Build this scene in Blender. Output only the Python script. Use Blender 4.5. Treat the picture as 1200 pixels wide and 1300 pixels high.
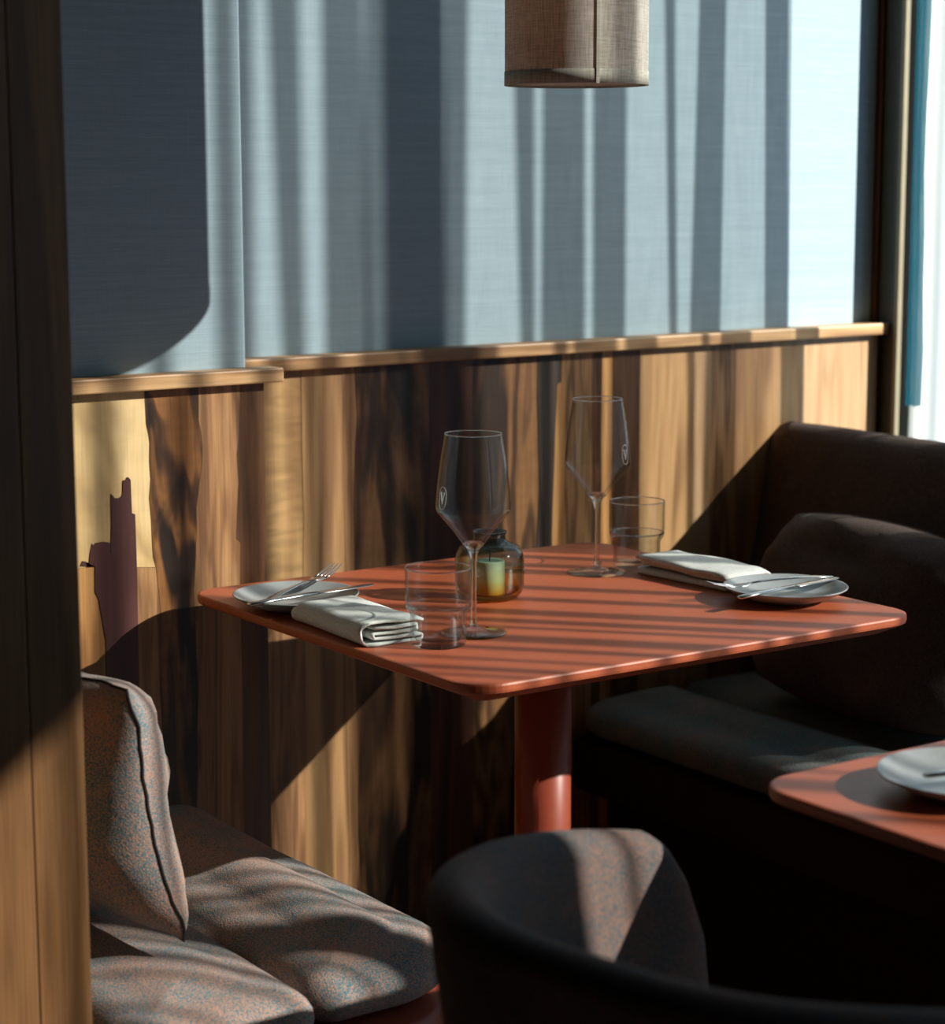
import bpy, bmesh, math, random
from mathutils import Vector, Matrix, Euler
from mathutils import noise as mnoise

for o in list(bpy.data.objects):
    bpy.data.objects.remove(o)
S = bpy.context.scene
C = S.collection
R = random.Random(7)

# ------------------------------------------------------------------ camera
CAM = Vector((-1.30523, -2.35610, 1.26874))
FW = Vector((0.563258, 0.811469, -0.155751))
RT = Vector((0.821294, -0.570501, -0.002202))
UP = Vector((0.090643, 0.126677, 0.987794))
cd = bpy.data.cameras.new('camera')
cam = bpy.data.objects.new('camera', cd)
C.objects.link(cam)
cam.matrix_world = Matrix(((RT.x, UP.x, -FW.x, CAM.x), (RT.y, UP.y, -FW.y, CAM.y),
                           (RT.z, UP.z, -FW.z, CAM.z), (0, 0, 0, 1)))
cd.sensor_fit = 'VERTICAL'
cd.sensor_height = 36.0
cd.lens = 2718.18 * 36.0 / 1300.0
cd.clip_start = 0.05
cd.dof.use_dof = True
cd.dof.focus_distance = 2.50
cd.dof.aperture_fstop = 5.6
S.camera = cam

# ------------------------------------------------------------------ world, sun, exposure
W = bpy.data.worlds.new('sky')
S.world = W
W.use_nodes = True
bg = W.node_tree.nodes['Background']
bg.inputs['Color'].default_value = (0.47, 0.73, 1.0, 1)
bg.inputs['Strength'].default_value = 1.3
sd = bpy.data.lights.new('sun', 'SUN')
sd.energy = 14.5
sd.angle = math.radians(0.53)
sd.color = (1.0, 0.93, 0.84)
sun = bpy.data.objects.new('sun', sd)
C.objects.link(sun)
SUN = Vector((1.0, -1.11, 0.795))
sun.rotation_euler = (-SUN).to_track_quat('-Z', 'Y').to_euler()
sun.location = (6, -6, 6)
S.view_settings.view_transform = 'Standard'
S.view_settings.look = 'None'
S.view_settings.gamma = 1.0
S.view_settings.use_curve_mapping = False
S.view_settings.exposure = 0.0
try:
    S.cycles.transparent_max_bounces = 48
    S.cycles.use_denoising = True
    S.cycles.sample_clamp_indirect = 6.0
    S.cycles.diffuse_bounces = 2
except Exception:
    pass

# ------------------------------------------------------------------ materials
def new_mat(name):
    m = bpy.data.materials.new(name)
    m.use_nodes = True
    nt = m.node_tree
    nt.nodes.clear()
    out = nt.nodes.new('ShaderNodeOutputMaterial')
    return m, nt, out

def nd(nt, t, **kw):
    n = nt.nodes.new(t)
    for k, v in kw.items():
        if k in n.inputs:
            n.inputs[k].default_value = v
        else:
            setattr(n, k, v)
    return n

def c4(c):
    return (c[0], c[1], c[2], 1)

def principled(nt, out, rough=0.5, spec=0.5):
    b = nd(nt, 'ShaderNodeBsdfPrincipled')
    b.inputs['Roughness'].default_value = rough
    b.inputs['Specular IOR Level'].default_value = spec
    nt.links.new(b.outputs[0], out.inputs[0])
    return b

def mapped(nt, scale=(1, 1, 1), loc=(0, 0, 0)):
    tc = nd(nt, 'ShaderNodeTexCoord')
    mp = nd(nt, 'ShaderNodeMapping')
    mp.inputs['Scale'].default_value = scale
    mp.inputs['Location'].default_value = loc
    nt.links.new(tc.outputs['Object'], mp.inputs[0])
    return mp.outputs[0]

def noise(nt, vec, scale, detail=2, rough=0.5, dist=0.0):
    n = nd(nt, 'ShaderNodeTexNoise')
    n.inputs['Scale'].default_value = scale
    n.inputs['Detail'].default_value = detail
    n.inputs['Roughness'].default_value = rough
    n.inputs['Distortion'].default_value = dist
    nt.links.new(vec, n.inputs['Vector'])
    return n.outputs['Fac']

def ramp(nt, fac, stops):
    r = nd(nt, 'ShaderNodeValToRGB')
    el = r.color_ramp.elements
    while len(el) < len(stops):
        el.new(0.5)
    for e, (p, c) in zip(el, stops):
        e.position = p
        e.color = c4(c)
    nt.links.new(fac, r.inputs[0])
    return r.outputs[0]

def mathn(nt, op, a, b=None, clamp=False):
    n = nd(nt, 'ShaderNodeMath', operation=op)
    n.use_clamp = clamp
    for i, v in enumerate((a, b)):
        if v is None:
            continue
        if isinstance(v, (int, float)):
            n.inputs[i].default_value = v
        else:
            nt.links.new(v, n.inputs[i])
    return n.outputs[0]

def mixc(nt, fac, a, b, mode='MIX'):
    n = nd(nt, 'ShaderNodeMix', data_type='RGBA', blend_type=mode)
    for idx, v in ((0, fac), (6, a), (7, b)):
        if isinstance(v, (int, float)):
            n.inputs[idx].default_value = v
        elif isinstance(v, tuple):
            n.inputs[idx].default_value = c4(v)
        else:
            nt.links.new(v, n.inputs[idx])
    return n.outputs[2]

def bump(nt, bsdf, height, strength, dist=0.001):
    b = nd(nt, 'ShaderNodeBump')
    b.inputs['Strength'].default_value = strength
    b.inputs['Distance'].default_value = dist
    nt.links.new(height, b.inputs['Height'])
    nt.links.new(b.outputs[0], bsdf.inputs['Normal'])

def wood(name, light, mid, dark, figure=6.0, streak=0.35, seed=0.0, grain=0.35, rough=0.42, spread=1.0, curl=0.0, stretch=0.10, along='z'):
    """vertical-grained timber: growth bands bent by low noise, fine pores, dark heart streaks"""
    m, nt, out = new_mat(name)
    st = (1, 1, stretch) if along == 'z' else (stretch, 1, 1)
    sf = (1, 1, 0.018) if along == 'z' else (0.018, 1, 1)
    loc = (seed * 3.17, seed * 1.3, seed * 2.71)
    v1 = mapped(nt, st, loc)
    v2 = mapped(nt, sf, loc)
    base = noise(nt, v1, figure, 3, 0.55, 0.35)
    bands = mathn(nt, 'SINE', mathn(nt, 'MULTIPLY', base, 42.0))
    bands = mathn(nt, 'ADD', mathn(nt, 'MULTIPLY', bands, 0.16), base)
    col = ramp(nt, bands, [(0.5 - 0.24 * spread, dark), (0.5, mid), (0.5 + 0.22 * spread, light)])
    stk = noise(nt, v1, figure * 1.9, 4, 0.6, 0.8)
    stk = ramp(nt, stk, [(0.52, (0, 0, 0)), (0.68, (1, 1, 1))])
    col = mixc(nt, mathn(nt, 'MULTIPLY', stk, streak), col, tuple(0.35 * d for d in dark))
    fine = noise(nt, v2, 420, 3, 0.7)
    fr = ramp(nt, fine, [(0.30, (0.45, 0.42, 0.40)), (0.62, (1.18, 1.15, 1.12))])
    col = mixc(nt, grain, col, fr, 'MULTIPLY')
    if curl > 0:
        v3 = mapped(nt, (0.25, 1, 1) if along == 'z' else (1, 1, 0.25), loc)
        cn = noise(nt, v3, 70, 1, 0.4, 0.6)
        cr = ramp(nt, cn, [(0.35, (0.72, 0.70, 0.66)), (0.65, (1.12, 1.1, 1.06))])
        col = mixc(nt, curl, col, cr, 'MULTIPLY')
    b = principled(nt, out, rough, 0.35)
    nt.links.new(col, b.inputs['Base Color'])
    bump(nt, b, fine, 0.25, 0.0006)
    return m

def weave(name, base, dark, sx=900, sz=1500, rough=0.9):
    """slubby woven wall fabric"""
    m, nt, out = new_mat(name)
    vh = mapped(nt, (0.03, 1, 1))
    vv = mapped(nt, (1, 1, 0.03))
    h = noise(nt, vh, 520, 3, 0.7)
    v = noise(nt, vv, 620, 3, 0.7)
    sl = noise(nt, mapped(nt, (0.02, 1, 1), (3, 1, 2)), 170, 2, 0.6)
    f = mathn(nt, 'ADD', mathn(nt, 'MULTIPLY', h, 0.5), mathn(nt, 'ADD', mathn(nt, 'MULTIPLY', v, 0.28), mathn(nt, 'MULTIPLY', sl, 0.3)))
    col = ramp(nt, f, [(0.40, dark), (0.68, base)])
    b = principled(nt, out, rough, 0.1)
    b.inputs['Sheen Weight'].default_value = 0.05
    nt.links.new(col, b.inputs['Base Color'])
    bump(nt, b, f, 0.3, 0.0006)
    return m

def boucle(name, a, b_, mixpos=0.5, scale=700, rough=0.95):
    """two-yarn melange upholstery"""
    m, nt, out = new_mat(name)
    v = mapped(nt)
    n1 = noise(nt, v, scale, 2, 0.6)
    vo = nd(nt, 'ShaderNodeTexVoronoi')
    vo.inputs['Scale'].default_value = scale * 0.9
    nt.links.new(v, vo.inputs['Vector'])
    big = noise(nt, v, 16, 2, 0.5)
    f = mathn(nt, 'ADD', n1, mathn(nt, 'MULTIPLY', mathn(nt, 'SUBTRACT', big, 0.5), 0.25))
    col = ramp(nt, f, [(mixpos - 0.045, a), (mixpos + 0.045, b_)])
    sh = ramp(nt, vo.outputs['Distance'], [(0.0, (1.1, 1.1, 1.1)), (0.8, (0.55, 0.55, 0.55))])
    col = mixc(nt, 0.7, col, sh, 'MULTIPLY')
    b = principled(nt, out, rough, 0.1)
    b.inputs['Sheen Weight'].default_value = 0.06
    nt.links.new(col, b.inputs['Base Color'])
    hgt = mathn(nt, 'SUBTRACT', 1.0, vo.outputs['Distance'])
    bump(nt, b, hgt, 0.4, 0.0008)
    return m

def plain(name, col, rough=0.5, spec=0.5, metal=0.0, var=0.06, nscale=30):
    m, nt, out = new_mat(name)
    b = principled(nt, out, rough, spec)
    b.inputs['Metallic'].default_value = metal
    n = noise(nt, mapped(nt), nscale, 3, 0.6)
    lo = tuple(max(0, x * (1 - var)) for x in col)
    hi = tuple(x * (1 + var) for x in col)
    nt.links.new(ramp(nt, n, [(0.3, lo), (0.7, hi)]), b.inputs['Base Color'])
    return m

def linen(name, light, dark, scale=500):
    m, nt, out = new_mat(name)
    a = noise(nt, mapped(nt, (1, 0.12, 1)), scale, 2, 0.6)
    c = noise(nt, mapped(nt, (0.12, 1, 1)), scale, 2, 0.6)
    f = mathn(nt, 'MULTIPLY', mathn(nt, 'ADD', a, c), 0.5)
    b = principled(nt, out, 0.95, 0.1)
    nt.links.new(ramp(nt, f, [(0.35, dark), (0.62, light)]), b.inputs['Base Color'])
    bump(nt, b, f, 0.4, 0.0006)
    return m

def schlick(nt, lw, k=1.0):
    p = mathn(nt, 'POWER', lw.outputs['Facing'], 5.0)
    return mathn(nt, 'MULTIPLY', mathn(nt, 'ADD', mathn(nt, 'MULTIPLY', p, 0.90), 0.045), k, True)

def thin_glass(name, tint=(0.97, 0.98, 0.98), edge=(0.50, 0.52, 0.52), refl=1.0, rough=0.0):
    """blown glass wall: see-through, fresnel reflections, deeper tone where the wall is seen edge-on"""
    m, nt, out = new_mat(name)
    lw = nd(nt, 'ShaderNodeLayerWeight', Blend=0.5)
    col = mixc(nt, mathn(nt, 'POWER', lw.outputs['Facing'], 5.0), tint, edge)
    tr = nd(nt, 'ShaderNodeBsdfTransparent')
    nt.links.new(col, tr.inputs[0])
    gl = nd(nt, 'ShaderNodeBsdfGlossy', Roughness=rough)
    mx = nd(nt, 'ShaderNodeMixShader')
    nt.links.new(schlick(nt, lw, refl), mx.inputs[0])
    nt.links.new(tr.outputs[0], mx.inputs[1])
    nt.links.new(gl.outputs[0], mx.inputs[2])
    nt.links.new(mx.outputs[0], out.inputs[0])
    return m

def solid_glass(name):
    m, nt, out = new_mat(name)
    g = nd(nt, 'ShaderNodeBsdfGlass', Roughness=0.0, IOR=1.5)
    tr = nd(nt, 'ShaderNodeBsdfTransparent', Color=(0.95, 0.96, 0.96, 1))
    mx = nd(nt, 'ShaderNodeMixShader', Fac=0.55)
    nt.links.new(tr.outputs[0], mx.inputs[1])
    nt.links.new(g.outputs[0], mx.inputs[2])
    nt.links.new(mx.outputs[0], out.inputs[0])
    return m

def net_cloth(name, col, cover, thru=0.4):
    """openwork curtain net: the holes let light straight through, the threads scatter it"""
    m, nt, out = new_mat(name)
    tr = nd(nt, 'ShaderNodeBsdfTransparent')
    df = nd(nt, 'ShaderNodeBsdfDiffuse', Color=c4(col))
    tl = nd(nt, 'ShaderNodeBsdfTranslucent', Color=c4(col))
    m1 = nd(nt, 'ShaderNodeMixShader', Fac=thru)
    nt.links.new(df.outputs[0], m1.inputs[1])
    nt.links.new(tl.outputs[0], m1.inputs[2])
    m2 = nd(nt, 'ShaderNodeMixShader')
    th = noise(nt, mapped(nt, (1, 1, 0.05)), 260, 2, 0.6)
    f = mathn(nt, 'ADD', mathn(nt, 'MULTIPLY', mathn(nt, 'SUBTRACT', th, 0.5), 0.25), cover, True)
    nt.links.new(f, m2.inputs[0])
    nt.links.new(tr.outputs[0], m2.inputs[1])
    nt.links.new(m1.outputs[0], m2.inputs[2])
    nt.links.new(m2.outputs[0], out.inputs[0])
    return m

M = {}
M['blue'] = weave('blue_wall_fabric', (0.345, 0.452, 0.512), (0.268, 0.362, 0.42))
M['rail'] = wood('walnut_rail', (0.62, 0.40, 0.20), (0.50, 0.30, 0.145), (0.28, 0.155, 0.07), 9, 0.15, 3.0, 0.45, along='x')
M['cream'] = wood('pale_sapwood', (0.78, 0.58, 0.30), (0.66, 0.46, 0.215), (0.33, 0.22, 0.105), 6, 0.22, 1.0, 0.2, 0.45, 1.2, 0.15, 0.45)
M['cream_curl'] = wood('pale_curly_sapwood', (0.70, 0.50, 0.25), (0.52, 0.335, 0.15), (0.28, 0.16, 0.07), 6, 0.2, 2.2, 0.2, 0.4, 1.1, 0.7)
M['figured'] = wood('figured_dark_walnut', (0.27, 0.12, 0.04), (0.115, 0.05, 0.02), (0.022, 0.013, 0.009), 11, 0.9, 4.4, 0.4, 0.4, 0.6, 0.35, 0.2)
M['figured2'] = wood('mottled_dark_walnut', (0.21, 0.105, 0.042), (0.105, 0.05, 0.022), (0.028, 0.016, 0.01), 9, 0.8, 8.1, 0.45, 0.4, 0.7, 0.2, 0.2)
M['light'] = wood('light_walnut', (0.45, 0.255, 0.115), (0.34, 0.18, 0.08), (0.18, 0.09, 0.042), 16, 0.12, 5.0, 0.6, 0.42, 1.0)
M['brown'] = wood('mid_brown_walnut', (0.19, 0.092, 0.042), (0.14, 0.066, 0.03), (0.08, 0.037, 0.018), 14, 0.2, 6.0, 0.6)
M['redbrown'] = wood('red_brown_walnut', (0.115, 0.045, 0.024), (0.082, 0.030, 0.018), (0.045, 0.017, 0.011), 10, 0.2, 9.0, 0.4)
M['rosewood'] = wood('plum_inlay_wood', (0.105, 0.040, 0.036), (0.082, 0.030, 0.028), (0.05, 0.02, 0.018), 10, 0.15, 2.9, 0.35)
M['black'] = wood('smoked_grey_wood', (0.06, 0.045, 0.036), (0.033, 0.026, 0.022), (0.016, 0.013, 0.011), 12, 0.3, 11.0, 0.4)
M['orange'] = wood('amber_walnut', (0.56, 0.30, 0.11), (0.45, 0.22, 0.075), (0.27, 0.125, 0.042), 10, 0.15, 12.0, 0.35)
M['tan'] = wood('tan_walnut', (0.54, 0.33, 0.155), (0.43, 0.25, 0.11), (0.25, 0.135, 0.06), 7, 0.2, 13.0, 0.35)
M['pale'] = wood('pale_straight_walnut', (0.44, 0.285, 0.155), (0.40, 0.25, 0.13), (0.32, 0.19, 0.095), 12, 0.05, 14.0, 0.35)
M['post_wood'] = wood('dark_partition_walnut', (0.235, 0.118, 0.05), (0.175, 0.085, 0.034), (0.095, 0.045, 0.018), 8, 0.25, 15.0, 0.5)
M['floor_wood'] = wood('dark_floor_oak', (0.05, 0.03, 0.02), (0.036, 0.022, 0.015), (0.022, 0.014, 0.009), 6, 0.2, 16.0, 0.4)
M['core'] = plain('dark_wall_core', (0.02, 0.015, 0.012), 0.9, 0.1)
M['terracotta'] = plain('terracotta_laminate', (0.47, 0.112, 0.046), 0.42, 0.4, 0, 0.05, 60)
M['terracotta_metal'] = plain('terracotta_paint', (0.30, 0.058, 0.029), 0.38, 0.4, 0, 0.05, 90)
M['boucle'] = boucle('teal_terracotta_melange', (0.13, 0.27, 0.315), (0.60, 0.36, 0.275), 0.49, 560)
M['boucle_shaded_chair'] = boucle('shaded_chair_melange', (0.06, 0.11, 0.125), (0.27, 0.15, 0.115), 0.49, 560)  # seat upholstery darkened so the tub chair reads as shaded
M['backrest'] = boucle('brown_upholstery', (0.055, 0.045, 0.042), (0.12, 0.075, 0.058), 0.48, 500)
M['boucle_shaded_bench'] = boucle('shaded_bench_melange', (0.07, 0.165, 0.195), (0.26, 0.20, 0.165), 0.53, 560)  # upholstery made darker and more teal, standing in for shade on the right bench
M['seam'] = plain('dark_piping', (0.035, 0.03, 0.03), 0.9, 0.1)
M['plate'] = plain('grey_stoneware', (0.35, 0.38, 0.39), 0.33, 0.45, 0, 0.05, 120)
M['steel'] = plain('brushed_steel', (0.62, 0.61, 0.59), 0.22, 0.5, 1.0, 0.04, 200)
M['napkin'] = linen('grey_white_linen', (0.80, 0.82, 0.79), (0.62, 0.64, 0.61))
M['glass'] = thin_glass('clear_glass_wall', refl=0.6)
M['glass_base'] = thin_glass('clear_glass_base', (0.93, 0.95, 0.95), (0.40, 0.43, 0.43), 1.3)
M['glass_solid'] = solid_glass('clear_glass_solid')
M['pane'] = thin_glass('window_glass', (0.97, 0.985, 0.98), (0.9, 0.94, 0.92))
M['emblem'] = plain('frosted_print', (0.75, 0.78, 0.78), 0.6, 0.3)
M['wax'] = plain('pale_candle_wax', (0.80, 0.80, 0.58), 0.5, 0.3)
M['net'] = net_cloth('cream_curtain_net', (0.22, 0.21, 0.19), 0.53)  # threads darkened to cut the fill light they scatter
M['net_sunlit'] = net_cloth('sunlit_white_net', (0.95, 0.92, 0.84), 0.80, 0.7)  # same net, brightened in colour to pass for sunlit cloth
M['teal'] = net_cloth('teal_curtain_cloth', (0.05, 0.30, 0.42), 0.9)
M['frame'] = plain('grey_window_profile', (0.20, 0.21, 0.21), 0.4, 0.5)
M['bead'] = plain('cream_edge_bead', (0.22, 0.19, 0.12), 0.5, 0.4)
M['fin'] = plain('olive_grey_lacquer', (0.055, 0.052, 0.04), 0.25, 0.5)
M['ceiling'] = plain('dark_ceiling_paint', (0.035, 0.03, 0.028), 0.9, 0.2)
M['roomwall'] = plain('dim_room_plaster', (0.035, 0.028, 0.024), 0.9, 0.2)
M['blind'] = plain('added_blind_cloth', (0.06, 0.06, 0.06), 0.9, 0.1)
M['shade_drape'] = weave('added_blue_drape', (0.05, 0.075, 0.095), (0.035, 0.05, 0.065))
M['cable'] = plain('black_cable', (0.02, 0.02, 0.02), 0.6, 0.3)

def shade_mat(name, hem=False):
    m, nt, out = new_mat(name)
    a = noise(nt, mapped(nt, (1, 1, 0.06)), 560, 2, 0.7)
    c = noise(nt, mapped(nt, (0.08, 0.08, 1)), 520, 3, 0.75)
    f = mathn(nt, 'MULTIPLY', mathn(nt, 'ADD', a, c), 0.5)
    col = ramp(nt, f, [(0.36, (0.58, 0.53, 0.45)), (0.58, (0.88, 0.86, 0.80))])
    tcol = ramp(nt, f, [(0.36, (0.34, 0.19, 0.12)), (0.58, (0.74, 0.52, 0.38))])
    if hem:
        col = mixc(nt, 1.0, col, (0.62, 0.63, 0.60), 'MULTIPLY')
    df = nd(nt, 'ShaderNodeBsdfDiffuse')
    tl = nd(nt, 'ShaderNodeBsdfTranslucent')
    nt.links.new(col, df.inputs[0])
    nt.links.new(tcol, tl.inputs[0])
    mx = nd(nt, 'ShaderNodeMixShader', Fac=0.06 if hem else 0.42)
    nt.links.new(df.outputs[0], mx.inputs[1])
    nt.links.new(tl.outputs[0], mx.inputs[2])
    nt.links.new(mx.outputs[0], out.inputs[0])
    return m
M['shade'] = shade_mat('linen_shade')
M['hem'] = shade_mat('linen_shade_hem', True)

def vase_mat():
    m, nt, out = new_mat('smoke_to_amber_glass')
    tc = nd(nt, 'ShaderNodeTexCoord')
    sx = nd(nt, 'ShaderNodeSeparateXYZ')
    nt.links.new(tc.outputs['Generated'], sx.inputs[0])
    col = ramp(nt, sx.outputs[2], [(0.0, (0.92, 0.68, 0.30)), (0.16, (0.93, 0.76, 0.42)), (0.34, (0.86, 0.93, 0.80)),
                                   (0.62, (0.82, 0.88, 0.85)), (0.85, (0.58, 0.70, 0.73))])
    lw = nd(nt, 'ShaderNodeLayerWeight', Blend=0.5)
    dk = mixc(nt, 1.0, col, (0.55, 0.55, 0.52), 'MULTIPLY')
    c2 = mixc(nt, mathn(nt, 'POWER', lw.outputs['Facing'], 1.5), col, dk)
    tr = nd(nt, 'ShaderNodeBsdfTransparent')
    nt.links.new(c2, tr.inputs[0])
    gl = nd(nt, 'ShaderNodeBsdfGlossy', Roughness=0.02)
    mx = nd(nt, 'ShaderNodeMixShader')
    nt.links.new(schlick(nt, lw, 1.2), mx.inputs[0])
    nt.links.new(tr.outputs[0], mx.inputs[1])
    nt.links.new(gl.outputs[0], mx.inputs[2])
    nt.links.new(mx.outputs[0], out.inputs[0])
    return m
M['vase'] = vase_mat()

# ------------------------------------------------------------------ mesh helpers
def link(name, me, mat, parent=None, smooth=False, loc=None, rot=None):
    me.name = name
    if mat is not None:
        me.materials.append(mat)
    if smooth:
        for p in me.polygons:
            p.use_smooth = True
    o = bpy.data.objects.new(name, me)
    C.objects.link(o)
    if parent is not None:
        o.parent = parent
    if loc is not None:
        o.location = loc
    if rot is not None:
        o.rotation_euler = rot
    return o

def mesh(verts, faces, merge=0.0):
    me = bpy.data.meshes.new('m')
    me.from_pydata([tuple(v) for v in verts], [], faces)
    bm = bmesh.new()
    bm.from_mesh(me)
    if merge:
        bmesh.ops.remove_doubles(bm, verts=bm.verts, dist=merge)
    bmesh.ops.recalc_face_normals(bm, faces=bm.faces)
    bm.to_mesh(me)
    bm.free()
    return me

def thing(name, label, cat, loc=(0, 0, 0), rotz=0.0, group=None):
    o = bpy.data.objects.new(name, None)
    o.empty_display_size = 0.05
    C.objects.link(o)
    o.location = loc
    o.rotation_euler = (0, 0, rotz)
    o['label'] = label
    o['category'] = cat
    if group:
        o['group'] = group
    return o

def tag(o, label, cat, group=None):
    o['label'] = label
    o['category'] = cat
    if group:
        o['group'] = group
    return o

def struct(o, label):
    o['kind'] = 'structure'
    o['label'] = label
    return o

def dup_tree(o, parent=None):
    c = o.copy()
    C.objects.link(c)
    c.parent = parent
    for ch in list(o.children):
        dup_tree(ch, c)
    return c

def box_me(x0, x1, y0, y1, z0, z1, bev=0.0, seg=2):
    bm = bmesh.new()
    bmesh.ops.create_cube(bm, size=1.0)
    for v in bm.verts:
        v.co = Vector(((x0 + x1) / 2 + v.co.x * (x1 - x0), (y0 + y1) / 2 + v.co.y * (y1 - y0), (z0 + z1) / 2 + v.co.z * (z1 - z0)))
    if bev > 0:
        bmesh.ops.bevel(bm, geom=list(bm.edges), offset=bev, segments=seg, affect='EDGES', profile=0.5)
    me = bpy.data.meshes.new('b')
    bm.to_mesh(me)
    bm.free()
    return me

def loft_me(rings, cap0=True, cap1=True, closed=True, smooth=False):
    n = len(rings[0])
    vs, fs = [], []
    for r in rings:
        vs += [tuple(p) for p in r]
    for i in range(len(rings) - 1):
        for j in range(n if closed else n - 1):
            a, b = i * n + j, i * n + (j + 1) % n
            fs.append((a, b, b + n, a + n))
    if cap0:
        fs.append(tuple(range(n))[::-1])
    if cap1:
        fs.append(tuple(range((len(rings) - 1) * n, len(rings) * n)))
    return mesh(vs, fs)

def lathe_me(prof, n=48, closed_prof=False):
    rings = []
    vs, fs = [], []
    idx = []
    for r, z in prof:
        if r < 1e-6:
            idx.append([len(vs)] * n)
            vs.append((0, 0, z))
        else:
            s = len(vs)
            idx.append(list(range(s, s + n)))
            for k in range(n):
                a = 2 * math.pi * k / n
                vs.append((r * math.cos(a), r * math.sin(a), z))
    m = len(prof)
    for i in range(m if closed_prof else m - 1):
        A, B = idx[i], idx[(i + 1) % m]
        for k in range(n):
            q = [A[k], A[(k + 1) % n], B[(k + 1) % n], B[k]]
            u = []
            for t in q:
                if t not in u:
                    u.append(t)
            if len(u) >= 3:
                fs.append(tuple(u))
    return mesh(vs, fs)

def smooth_path(pts, it=2, closed=False):
    for _ in range(it):
        out = []
        n = len(pts)
        rng = range(n) if closed else range(n - 1)
        if not closed:
            out.append(pts[0])
        for i in rng:
            a, b = Vector(pts[i]), Vector(pts[(i + 1) % n])
            out.append(a * 0.75 + b * 0.25)
            out.append(a * 0.25 + b * 0.75)
        if not closed:
            out.append(pts[-1])
        pts = [Vector(p) for p in out]
    return [Vector(p) for p in pts]

def tube_me(path, rad, n=10, closed=False):
    path = [Vector(p) for p in path]
    m = len(path)
    rings = []
    prev = None
    for i, p in enumerate(path):
        if closed:
            t = (path[(i + 1) % m] - path[i - 1]).normalized()
        else:
            t = (path[min(i + 1, m - 1)] - path[max(i - 1, 0)]).normalized()
        if prev is None:
            a = Vector((0, 0, 1)) if abs(t.z) < 0.9 else Vector((1, 0, 0))
            nn = t.cross(a).normalized()
        else:
            nn = (prev - t * prev.dot(t)).normalized()
        prev = nn
        b = t.cross(nn)
        r = rad[i] if isinstance(rad, (list, tuple)) else rad
        rings.append([p + (nn * math.cos(2 * math.pi * k / n) + b * math.sin(2 * math.pi * k / n)) * r for k in range(n)])
    if closed:
        rings.append(rings[0])
        return loft_me(rings, False, False)
    return loft_me(rings)

def rrect(x0, x1, y0, y1, r, n=8):
    """rounded rectangle outline, counter-clockwise; r one radius or four (x1y0, x1y1, x0y1, x0y0)"""
    rs = r if isinstance(r, (list, tuple)) else (r, r, r, r)
    pts = []
    for (cx, cy, a0, rr) in ((x1 - rs[0], y0 + rs[0], -90, rs[0]), (x1 - rs[1], y1 - rs[1], 0, rs[1]),
                             (x0 + rs[2], y1 - rs[2], 90, rs[2]), (x0 + rs[3], y0 + rs[3], 180, rs[3])):
        for k in range(n + 1):
            a = math.radians(a0 + 90 * k / n)
            pts.append((cx + rr * math.cos(a), cy + rr * math.sin(a)))
    return pts

def resample(pts, n):
    pts = [Vector((p[0], p[1], 0)) for p in pts]
    L = [0.0]
    m = len(pts)
    for i in range(m):
        L.append(L[-1] + (pts[(i + 1) % m] - pts[i]).length)
    out = []
    j = 0
    for k in range(n):
        d = L[-1] * k / n
        while L[j + 1] < d:
            j += 1
        f = (d - L[j]) / max(1e-9, L[j + 1] - L[j])
        p = pts[j].lerp(pts[(j + 1) % m], f)
        out.append((p.x, p.y))
    return out

def inset(pts, d):
    n = len(pts)
    out = []
    for i in range(n):
        a, b = Vector(pts[i - 1] + (0,)), Vector(pts[(i + 1) % n] + (0,))
        t = (b - a).normalized()
        nn = Vector((-t.y, t.x, 0))
        out.append((pts[i][0] + nn.x * d, pts[i][1] + nn.y * d))
    return out

def plan_loft(outline, steps):
    """steps: (inset, z) from bottom to top over a plan outline"""
    rings = []
    for d, z in steps:
        o = inset(outline, d) if abs(d) > 1e-9 else outline
        rings.append([(x, y, z) for x, y in o])
    return loft_me(rings)

def rr_ring(x0, x1, y0, y1, rs, d, n=8, side=14):
    """rounded rectangle inset by d, with points along its straight sides too"""
    lim = 0.49 * min(x1 - x0 - 2 * d, y1 - y0 - 2 * d)
    r4 = [max(0.0002, min(r - d, lim)) if r - d > 0.004 else max(0.0002, min(0.004, lim)) for r in rs]
    q = rrect(x0 + d, x1 - d, y0 + d, y1 - d, r4, n)
    out = []
    k = n + 1
    for c in range(4):
        arc = q[c * k:(c + 1) * k]
        nxt = q[((c + 1) % 4) * k]
        out += arc
        for m in range(1, side):
            f = m / side
            out.append((arc[-1][0] + (nxt[0] - arc[-1][0]) * f, arc[-1][1] + (nxt[1] - arc[-1][1]) * f))
    return out

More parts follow.
